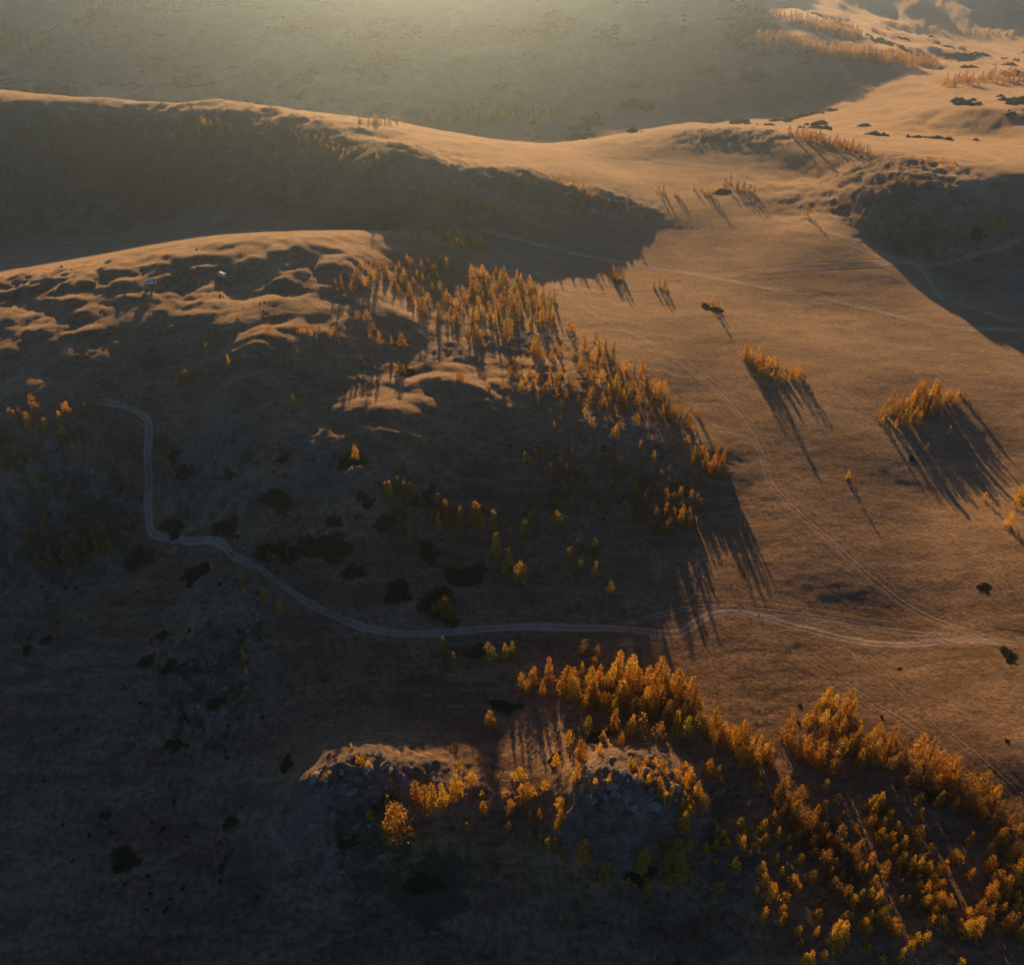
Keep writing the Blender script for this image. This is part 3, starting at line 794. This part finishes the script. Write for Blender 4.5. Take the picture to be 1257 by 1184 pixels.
grove("on the shoulder of the big ridge", 'r', [(500,240),(540,235),(600,255),(620,265),(560,258)], 26, 11)
grove("on the shoulder of the big ridge", 'b', [(440,205),(520,215),(520,225),(450,218)], 16, 8)
trees("on the brow of the bright slope", 'a', [(464,201,14),(662,218,8),(676,222,8),(684,224,8),(702,226,15),(710,233,10),(722,240,16),(716,232,9),(770,262,8),(690,226,9)])
trees("on the small knob right of the bright slope", 'g', [(808,236,9),(814,237,10),(828,240,9),(833,241,8)])
trees("on the gold knob at the top of the meadow", 'g', [(852,233,9),(860,233,10),(872,239,11),(868,238,9)])
trees("behind the gold knob at the top of the meadow", 'b', [(890,228,11),(896,226,13),(905,232,10),(912,235,12),(920,237,11),(925,238,10)])
trees("on the crest of the right ridge", 'a', [(1130,198,7),(1141,200,8),(1155,200,8),(1171,201,7),(1138,199,6)])
trees("on the front of the right ridge", 'o', [(1020,205,8),(1043,212,7),(1098,220,8),(1104,221,8),(1160,231,8),(988,266,16)])
trees("in the gold clump of the shaded bowl", 'g', [(1214,284,18),(1212,279,14),(1230,278,10),(1188,289,9),(1178,286,7),(1171,284,7),(1207,288,8),(1219,276,12)])

_t = np.array([(a[0], a[1]) for a in TREES])
TX, TY, TZ = place(_t[:, 0], _t[:, 1])
ORD = ["", "first", "second", "third", "fourth", "fifth", "sixth", "seventh", "eighth", "ninth", "tenth", "eleventh", "twelfth", "thirteenth", "fourteenth", "fifteenth",
       "sixteenth", "seventeenth", "eighteenth", "nineteenth"]
TENS = {2: ("twentieth", "twenty"), 3: ("thirtieth", "thirty"), 4: ("fortieth", "forty"), 5: ("fiftieth", "fifty"), 6: ("sixtieth", "sixty"), 7: ("seventieth", "seventy"), 8: ("eightieth", "eighty"), 9: ("ninetieth", "ninety")}
def ordinal(n):
    if n < 20:
        return ORD[n]
    a, b = TENS[n // 10]
    return a if n % 10 == 0 else b + "-" + ORD[n % 10]
rank, count = {}, {}
for c in {t[4] for t in TREES}:
    ids = sorted((k for k, t in enumerate(TREES) if t[4] == c), key=lambda k: TREES[k][0])
    for q, k in enumerate(ids):
        rank[k] = q + 1
        count[k] = len(ids)
rr = random.Random(5)
info = []
for k, (px, py, hp, hue, cl) in enumerate(TREES):
    d = depth_of(TX[k], TY[k], TZ[k])
    look = math.atan2(CAM_H - TZ[k], TY[k])
    hm = hp * d / F_PX / max(0.55, math.cos(look)) * 0.96
    hm = min(max(hm, 1.6), 17.0)
    info.append((hm, rr.choice(HUES[hue]), rr.randrange(len(STYLES)), rr.uniform(0, 6.283), rr.uniform(.82, 1.18), rr.uniform(.78, 1.2)))
visible = [k for k, t in enumerate(TREES) if -5 < t[0] < 1262 and t[1] < 1195]
named = set(sorted(visible, key=lambda k: -TREES[k][2])[:300])
mass_v, mass_c, mass_tv, mass_tq = [], [], [], []
for k, (px, py, hp, hue, cl) in enumerate(TREES):
    hm, tint, sty, rot, wid, br = info[k]
    tint3 = (tint[0] * br, tint[1] * br * (0.94 + 0.12 * ((k * 37) % 11) / 11), tint[2] * br)
    lean = 0.07 * math.sin(k * 1.7)
    z0 = TZ[k] - 0.1
    if k in named:
        n = count[k]
        word = HUE_WORD[tint]
        if n == 1:
            lab = f"{word} larch {cl}"
        elif rank[k] == 1:
            lab = f"{word} larch, leftmost of those {cl}"
        elif rank[k] == n:
            lab = f"{word} larch, rightmost of those {cl}"
        else:
            lab = f"{word} larch, {ordinal(rank[k])} from the left {cl}"
        root = link("larch_tree", None, label=lab, cat="larch", group="larch trees " + cl)
        root.empty_display_size = 0.5
        root.location = (TX[k], TY[k], z0)
        root.rotation_euler = (lean, 0.02 * math.cos(k), rot)
        root.scale = (hm * wid * .9, hm * wid * .9, hm)
        link("trunk", TRUNKS[sty], root)
        c = link("crown", CROWNS[sty], root)
        c.color = (*tint3, 1)
    else:
        v = LITE[sty][0 if hp > 12.5 else 1]
        ca, sa = math.cos(rot), math.sin(rot)
        w = np.empty_like(v)
        w[:, 0] = (v[:, 0] * ca - v[:, 1] * sa) * hm * wid + TX[k]
        w[:, 1] = (v[:, 0] * sa + v[:, 1] * ca) * hm * wid + TY[k]
        w[:, 2] = v[:, 2] * hm + z0
        mass_v.append(w)
        mass_c.append(np.tile(np.array([*tint3, 1.0]), (len(v), 1)))
V = np.concatenate(mass_v)
me = mesh_from_arrays("larch_woods", V, np.arange(len(V)).reshape(-1, 4))
set_color(me, "tint", np.concatenate(mass_c))
me.materials.append(M_NEEDLE_MASS)
link("larch_woods", me, kind="stuff", label="remaining small and far larches of the autumn woods", cat="larch wood")
print("trees", len(TREES), "named", len(named), "mass quads", len(V) // 4)

# ------------------------------------------------------------------ shrubs, rocks
def slope_euler(x, y, rot):
    e = 1.5
    nx = -(ground_z(x + e, y) - ground_z(x - e, y)) / (2 * e)
    ny = -(ground_z(x, y + e) - ground_z(x, y - e)) / (2 * e)
    q = Vector((float(nx), float(ny), 1.0)).normalized().to_track_quat('Z', 'Y')
    from mathutils import Quaternion
    return (q @ Quaternion((0, 0, 1), rot)).to_euler()
def mound(seed, nleaf, leaf, hgt, lobes):
    """low spreading shrub of unit radius: overlapping lobes covered with sprays"""
    r = np.random.default_rng(seed)
    cs = [(0, 0, .46, 1.0)]
    for i in range(lobes):
        a = r.uniform(0, 6.283)
        d = r.uniform(.3, .85)
        cs.append((d * math.cos(a), d * math.sin(a), r.uniform(.22, .42), r.uniform(.55, 1.0)))
    cs = np.array(cs)
    pick = r.choice(len(cs), nleaf, p=(cs[:, 2] ** 2) / (cs[:, 2] ** 2).sum())
    a = r.uniform(0, 6.283, nleaf)
    q = np.sqrt(r.uniform(0, 1, nleaf))
    rad = cs[pick, 2] * q * (1 + 0.12 * r.normal(size=nleaf))
    C = np.stack([cs[pick, 0] + rad * np.cos(a), cs[pick, 1] + rad * np.sin(a), hgt * cs[pick, 3] * np.sqrt(np.clip(1 - q * q, 0, 1)) * r.uniform(.75, 1.1, nleaf) + 0.02], 1)
    return leaf_quads(C, leaf, r, 0.3)
JUN = []
for k in range(6):
    v = mound(900 + k, 900, 0.075, 0.17 + 0.02 * (k % 3), 7 + k)
    me = mesh_from_arrays("juniper_shrub", v, np.arange(len(v)).reshape(-1, 4))
    me.materials.append(M_JUNIPER)
    JUN.append(me)
SCR = []
for k in range(4):
    v = mound(950 + k, 110, 0.17, 0.55, 4)
    me = mesh_from_arrays("scrub_bush", v, np.arange(len(v)).reshape(-1, 4))
    me.materials.append(M_SCRUB)
    SCR.append(me)
JUNIPERS = [  # px, py, half width px, half depth px, where
 (437,563,19,14,"ringing the lone amber larch left of centre"),(340,615,20,12,"on the slope under the lit rim"),(347,563,11,6,"tucked just above the lit rim"),(398,671,34,13,"lying right of the track fork"),
 (434,702,14,9,"small and round, left of the largest patch above the track"),(490,727,22,14,"just up the slope from the main track bend"),(545,743,34,22,"largest patch, touching the main track"),(572,706,28,16,"under the shaded larch row"),
 (525,680,15,12,"below the left end of the shaded larch row"),(343,676,28,13,"in the bed of larches by the track fork"),(225,580,15,8,"beside the straight left track, lower one"),(213,560,13,8,"beside the straight left track, upper one"),
 (282,583,13,7,"by the lone golden larch on the rocky rise"),(213,649,17,10,"inside the hairpin of the left track"),(280,649,30,8,"along the upper side of the track before the fork"),(240,705,19,13,"on the stony slope below the hairpin"),
 (172,686,17,13,"below the outside of the hairpin"),(155,1054,17,18,"lone rounded patch in the dark lower left basin"),(284,1008,9,14,"slim patch left of the dark foreground knoll"),(352,938,16,9,"on the upper left rim of the dark foreground knoll"),
 (210,817,13,17,"ring shaped, on the lower left spur"),(200,781,9,15,"above the ring shaped patch on the lower left spur"),(180,812,9,13,"left of the ring shaped patch on the lower left spur"),(264,864,14,7,"at the bottom of the stony spur, right one"),
 (225,880,18,9,"at the bottom of the stony spur, left one"),(498,460,18,6,"dark ring on the lit central hummock"),(876,379,18,4,"under the lone larch on the upper meadow"),(1208,721,9,5,"small one alone on the lower meadow"),
 (1238,804,13,7,"beside the braided tracks at the right edge"),(1150,977,18,14,"inside the lower right wood"),(682,932,15,8,"around the sapling left of the pale knoll"),(735,905,22,9,"under the front trees of the gold grove"),
 (55,786,8,5,"small one on the dark left slope, right"),(33,797,7,5,"small one on the dark left slope, left"),(215,914,11,9,"below the stony spur in the dark basin"),(1120,563,7,3,"tiny one below the oval grove"),
 (620,865,22,9,"left of the big gold foreground grove"),(758,346,8,3,"under the clump above the meadow fork"),(70,690,32,12,"under the dark wood left of the hairpin, wide"),(110,670,24,10,"under the dark wood left of the hairpin, narrow"),
 (475,640,16,7,"at the left end of the shaded larch row"),(450,613,13,7,"left of the shaded larch row"),(520,610,22,8,"behind the shaded larch row"),(885,236,16,3,"on the gold knob at the top of the meadow"),(1200,289,18,3,"under the gold clump in the shaded bowl"),
 (430,1035,16,9,"in the shade under the dark foreground knoll, left"),(520,1085,22,12,"in the shade under the dark foreground knoll, right"),(790,1075,24,9,"under the big larches at the pale knoll foot"),(470,985,14,7,"behind the tallest larch of the dark knoll"),
 (585,800,18,8,"between the larches below the main track"),(340,160,14,3,"on the crest of the big ridge"),(130,1000,8,5,"small one high in the dark basin"),(410,640,10,6,"small one between track fork and lit rim"),(420,672,12,7,"right end of the strip by the track fork")]
X, Y, Z = place([j[0] for j in JUNIPERS], [j[1] for j in JUNIPERS])
for k, (px, py, hw, hd, where) in enumerate(JUNIPERS):
    d = depth_of(X[k], Y[k], Z[k])
    look = math.atan2(CAM_H - Z[k], Y[k])
    rx = hw * d / F_PX
    ry = hd * d / F_PX / math.sin(look)
    ry = min(max(ry, rx * .55), rx * 1.6)
    o = link("juniper_shrub", JUN[k % 6], label="dark green juniper patch " + where, cat="juniper", group="juniper patches")
    o.location = (X[k], Y[k], Z[k])
    o.rotation_euler = slope_euler(X[k], Y[k], (k % 4) * 1.57 * (1 if abs(rx - ry) < rx * .25 else 0) + (math.pi if k % 2 else 0))
    o.scale = (rx * 1.08, ry * 1.08, min(rx, ry) * (.62 if Y[k] < 300 else .4))

r = random.Random(23)
def from_left(pts, k):
    q = sorted(range(len(pts)), key=lambda i: pts[i][0]).index(k) + 1
    return ("leftmost" if q == 1 else "rightmost" if q == len(pts) else ordinal(q) + " from the left") + " "
ZONES = [  # x0, y0, x1, y1, n, size px, phrase
 ((20,700,300,900),46,(1.6,3.6),"dotted over the shaded slope below the left hairpin"),
 ((30,880,330,1120),36,(1.6,3.8),"dotted over the dark lower left basin"),
 ((60,560,420,700),34,(1.6,3.4),"dotted round the rocky rises by the left track"),
 ((60,300,460,440),44,(1.2,2.6),"dotted over the lit hummocks of the left hill"),
 ((600,540,860,660),36,(1.5,3.2),"dotted under the eastern slope wood"),
 ((60,180,420,270),40,(1.2,2.4),"dotted over the shaded face of the big ridge"),
 ((880,820,1257,1180),26,(1.6,3.2),"dotted through the lower right wood")]
for (x0, y0, x1, y1), n, (s0, s1), phrase in ZONES:
    pts = [(r.uniform(x0, x1), r.uniform(y0, y1)) for _ in range(n)]
    X, Y, Z = place([p[0] for p in pts], [p[1] for p in pts])
    for k in range(n):
        d = depth_of(X[k], Y[k], Z[k])
        s = r.uniform(s0, s1) * d / F_PX
        o = link("scrub_bush", SCR[k % 4], label="small dark bush " + from_left(pts, k) + phrase, cat="bush", group="small bushes " + phrase)
        o.location = (X[k], Y[k], Z[k] - .05)
        o.rotation_euler = (0, 0, r.uniform(0, 6.28))
        o.scale = (s * r.uniform(.9, 1.5), s * r.uniform(.8, 1.2), s * r.uniform(.7, 1.0))

def rock_mesh(seed, flat):
    import bmesh
    rg = random.Random(seed)
    bm = bmesh.new()
    bmesh.ops.create_icosphere(bm, subdivisions=2, radius=1.0)
    planes = [(Vector((rg.gauss(0, 1), rg.gauss(0, 1), rg.gauss(0, 1) * .8)).normalized(), rg.uniform(.45, .8)) for _ in range(9)]
    for v in bm.verts:
        for n, d in planes:
            t = v.co.dot(n) - d
            if t > 0:
                v.co -= n * t * .92
        v.co *= rg.uniform(.95, 1.05)
        v.co.z *= flat
    me = bpy.data.meshes.new("boulder")
    bm.to_mesh(me)
    bm.free()
    me.materials.append(M_ROCK)
    return me
ROCKS = [rock_mesh(40 + k, .45 + .1 * (k % 4)) for k in range(8)]
RZONES = [((700,925,860,1000),62,(2.0,8.5),"on the pale rock knoll"),((375,920,520,1020),45,(2.0,8.0),"on the dark left foreground knoll"),((585,955,660,990),14,(1.4,3.6),"on the low outcrop between the two knolls"),
          ((240,700,330,780),34,(1.3,3.6),"on the small rocky rise below the track fork"),((30,570,150,680),34,(1.3,3.4),"on the stony slope of the dark left wood"),((220,560,320,640),34,(1.3,3.4),"on the rocky rise right of the left track"),
          ((220,790,300,880),28,(1.3,3.4),"on the stony spur at lower left"),((740,500,830,550),26,(1.2,3.2),"on the lit ledge under the eastern slope wood"),((880,1060,940,1120),18,(1.2,3.4),"on the dark outcrop under the brown band"),
          ((670,650,720,700),14,(1.0,2.4),"on the pale scree among yellow-green larches")]
for (x0, y0, x1, y1), n, (s0, s1), phrase in RZONES:
    pts = []
    while len(pts) < n:
        p = (r.uniform(x0, x1), r.uniform(y0, y1))
        if ((p[0] - (x0 + x1) / 2) / (x1 - x0)) ** 2 + ((p[1] - (y0 + y1) / 2) / (y1 - y0)) ** 2 < .25:
            pts.append(p)
    X, Y, Z = place([p[0] for p in pts], [p[1] for p in pts])
    for k in range(n):
        d = depth_of(X[k], Y[k], Z[k])
        s = (s0 + (s1 - s0) * r.random() ** 2.2) * d / F_PX
        o = link("boulder", ROCKS[r.randrange(8)], label="grey boulder " + from_left(pts, k) + phrase, cat="boulder", group="boulders " + phrase)
        o.location = (X[k], Y[k], Z[k] + s * .1)
        o.rotation_euler = (r.gauss(0, .15), r.gauss(0, .15), r.uniform(0, 6.28))
        o.scale = (s * r.uniform(.9, 1.7), s * r.uniform(.7, 1.1), s * r.uniform(.8, 1.3))

# ------------------------------------------------------------------ dry grass tussocks
def tussocks(n):
    rg = np.random.default_rng(77)
    ri = rg.uniform(0, (math.atan(360 / CAM_H) - PHI0) / (PHI1 - PHI0), n * 2)
    Yt = CAM_H * np.tan(PHI0 + ri * (PHI1 - PHI0))
    Xt = (HW0 + HWK * Yt) * rg.uniform(-0.86, 0.86, n * 2)
    dens = 0.5 + 0.9 * fbm(Xt, Yt, 26, 3, 91) + 0.5 * fbm(Xt, Yt, 7, 2, 95)
    i = np.clip((ri * (NR - 1)).astype(int), 0, NR - 1)
    j = np.clip(((Xt / (HW0 + HWK * Yt) + 1) * 0.5 * (NC - 1)).astype(int), 0, NC - 1)
    ok = (rg.uniform(0, 1, n * 2) < dens) & (wear[i, j] < 0.05) & (Yt > 85)
    X, Y, i, j = Xt[ok][:n], Yt[ok][:n], i[ok][:n], j[ok][:n]
    m = len(X)
    Z = ground_z(X, Y) - 0.03
    h = rg.uniform(0.05, 0.15, m) * (1 + 0.6 * (rg.uniform(0, 1, m) < .04))
    w = h * rg.uniform(1.0, 1.9, m)
    a0 = rg.uniform(0, 6.283, m)
    V = np.empty((m, 4, 3))
    for q in range(3):
        V[:, q, 0] = X + w * np.cos(a0 + q * 2.094)
        V[:, q, 1] = Y + w * np.sin(a0 + q * 2.094)
        V[:, q, 2] = Z
    V[:, 3, 0] = X + rg.normal(0, .3, m) * w
    V[:, 3, 1] = Y + rg.normal(0, .3, m) * w
    V[:, 3, 2] = Z + h
    b = np.arange(m)[:, None] * 4
    F = np.concatenate([b + np.array([[0, 1, 3]]), b + np.array([[1, 2, 3]]), b + np.array([[2, 0, 3]])])
    me = mesh_from_arrays("dry_grass", V.reshape(-1, 3), F)
    t = rg.uniform(0, 1, m)[:, None]
    c = np.array([[.15, .10, .055]]) * (1 - t) + np.array([[.34, .235, .125]]) * t
    c = np.where(rg.uniform(0, 1, m)[:, None] < .12, np.array([[.07, .06, .03]]), c)
    set_color(me, "tint", np.repeat(np.concatenate([c, np.ones((m, 1))], 1), 4, 0))
    me.materials.append(M_GRASS)
    link("dry_grass", me, kind="stuff", label="dry straw coloured grass tussocks covering the slopes", cat="grass")
tussocks(120000)
def valley_scrub(n):
    """dark scrub in patches and along gullies of the far valley side"""
    rg = np.random.default_rng(177)
    X = rg.uniform(-1000, 1100, n * 8)
    Y = rg.uniform(690, 1500, n * 8)
    d = fbm(X, Y, 120, 3, 111) + 0.8 * fbm(X, Y, 38, 2, 113) + 0.55 * np.clip(fbm(X, Y * 0.6, 95, 1, 81, 0.55, True) * -1, 0, 1)
    ok = (d > 0.58) & (rg.uniform(0, 1, n * 8) < np.clip((d - 0.58) * 3, 0, 1))
    X, Y = X[ok][:n], Y[ok][:n]
    m = len(X)
    Z = ground_z(X, Y) - 0.2
    V, F, b = [], [], np.arange(m) * 5
    h = rg.uniform(0.9, 3.6, m)
    w = h * rg.uniform(1.1, 2.6, m)
    a0 = rg.uniform(0, 6.283, m)
    V = np.empty((m, 5, 3))
    for q in range(4):
        V[:, q] = np.stack([X + w * np.cos(a0 + q * 1.571) * rg.uniform(.6, 1.3, m), Y + w * np.sin(a0 + q * 1.571) * rg.uniform(.6, 1.3, m), Z], 1)
    V[:, 4] = np.stack([X + rg.normal(0, .25, m) * w, Y + rg.normal(0, .25, m) * w, Z + h], 1)
    F = np.concatenate([np.stack([b + q, b + (q + 1) % 4, b + 4], 1) for q in range(4)])
    me = mesh_from_arrays("valley_scrub", V.reshape(-1, 3), F)
    me.materials.append(M_SCRUB)
    link("valley_scrub", me, kind="stuff", label="dark scrub speckling the hazy far valley side", cat="scrub")
valley_scrub(14000)

# ------------------------------------------------------------------ parked white vans, far off
def prism(name, prof, w, mat, bevel=0.0):
    import bmesh
    bm = bmesh.new()
    a = [bm.verts.new((x, -w / 2, z)) for x, z in prof]
    b = [bm.verts.new((x, w / 2, z)) for x, z in prof]
    bm.faces.new(a)
    bm.faces.new(b[::-1])
    for i in range(len(prof)):
        j = (i + 1) % len(prof)
        bm.faces.new((a[i], b[i], b[j], a[j]))
    bmesh.ops.recalc_face_normals(bm, faces=bm.faces)
    if bevel:
        bmesh.ops.bevel(bm, geom=bm.edges[:], offset=bevel, segments=2, affect='EDGES')
    me = bpy.data.meshes.new(name)
    bm.to_mesh(me)
    bm.free()
    me.materials.append(mat)
    return me
def wheel_mesh():
    import bmesh
    bm = bmesh.new()
    bmesh.ops.create_cone(bm, cap_ends=True, segments=16, radius1=.36, radius2=.36, depth=.24)
    bmesh.ops.bevel(bm, geom=[e for e in bm.edges if e.is_boundary or len(e.link_faces) == 2 and e.calc_face_angle(0) > .8], offset=.04, segments=1, affect='EDGES')
    bmesh.ops.rotate(bm, verts=bm.verts, matrix=__import__("mathutils").Matrix.Rotation(math.pi / 2, 3, 'X'))
    me = bpy.data.meshes.new("wheel")
    bm.to_mesh(me)
    bm.free()
    me.materials.append(M_TYRE)
    return me
VB = prism("body", [(-2.3, .42), (2.25, .42), (2.3, .95), (1.75, 1.12), (1.25, 1.95), (-2.15, 2.0), (-2.3, 1.8)], 1.85, M_PAINT, .06)
VW = prism("windscreen", [(1.795, 1.16), (1.815, 1.15), (1.375, 1.86), (1.355, 1.87)], 1.5, M_GLASS)
VS = prism("side_window", [(-1.9, 1.25), (1.35, 1.25), (1.1, 1.75), (-1.9, 1.78)], .02, M_GLASS)
VR = prism("rear_window", [(-2.325, 1.3), (-2.305, 1.3), (-2.29, 1.72), (-2.31, 1.72)], 1.3, M_GLASS)
WH = wheel_mesh()
for px, py, rz, lab in ((187, 348, .35, "white van parked in a shaded hollow of the left hill"), (272, 339, 1.2, "white van parked beside the round dark hollow near the crest"), (483, 145, .1, "tiny white van parked far off beside the valley wood")):
    X, Y, Z = place(px, py)
    t = link("parked_van", None, label=lab, cat="van", group="parked white vans")
    t.location = (X[0], Y[0], Z[0] + .03)
    t.rotation_euler = slope_euler(X[0], Y[0], rz)
    link("body", VB, t)
    link("windscreen", VW, t)
    link("rear_window", VR, t)
    for s in (-1, 1):
        w = link("side_window", VS, t)
        w.location = (0, s * .932, 0)
        for x in (-1.4, 1.4):
            w = link("wheel", WH, t)
            w.location = (x, s * .82, .36)

# ------------------------------------------------------------------ haze
def haze():
    m, nt = new_mat("valley_haze")
    v = N(nt, "ShaderNodeVolumePrincipled")
    v.inputs["Color"].default_value = (0.48, 0.71, 1.0, 1)
    v.inputs["Density"].default_value = HAZE_DENSITY
    v.inputs["Anisotropy"].default_value = HAZE_G
    out = N(nt, "ShaderNodeOutputMaterial")
    nt.links.new(v.outputs[0], out.inputs["Volume"])
    x = HW0 + HWK * 6000 + 200
    z0, z1 = float(GZ.min()) - 1.5, max(CAM_H + 12, float(GZ.max()) + 8)
    import itertools
    vs_ = np.array(list(itertools.product((-x, x), (-150, 6200), (z0, z1))), float)
    q = np.array([(0, 1, 3, 2), (4, 6, 7, 5), (0, 4, 5, 1), (2, 3, 7, 6), (0, 2, 6, 4), (1, 5, 7, 3)])
    me = mesh_from_arrays("haze", vs_, q)
    me.materials.append(m)
    link("haze", me, kind="stuff", label="pale valley haze thickening towards the low sun", cat="haze")
HAZE_DENSITY, HAZE_G = 0.00016, 0.86
haze()
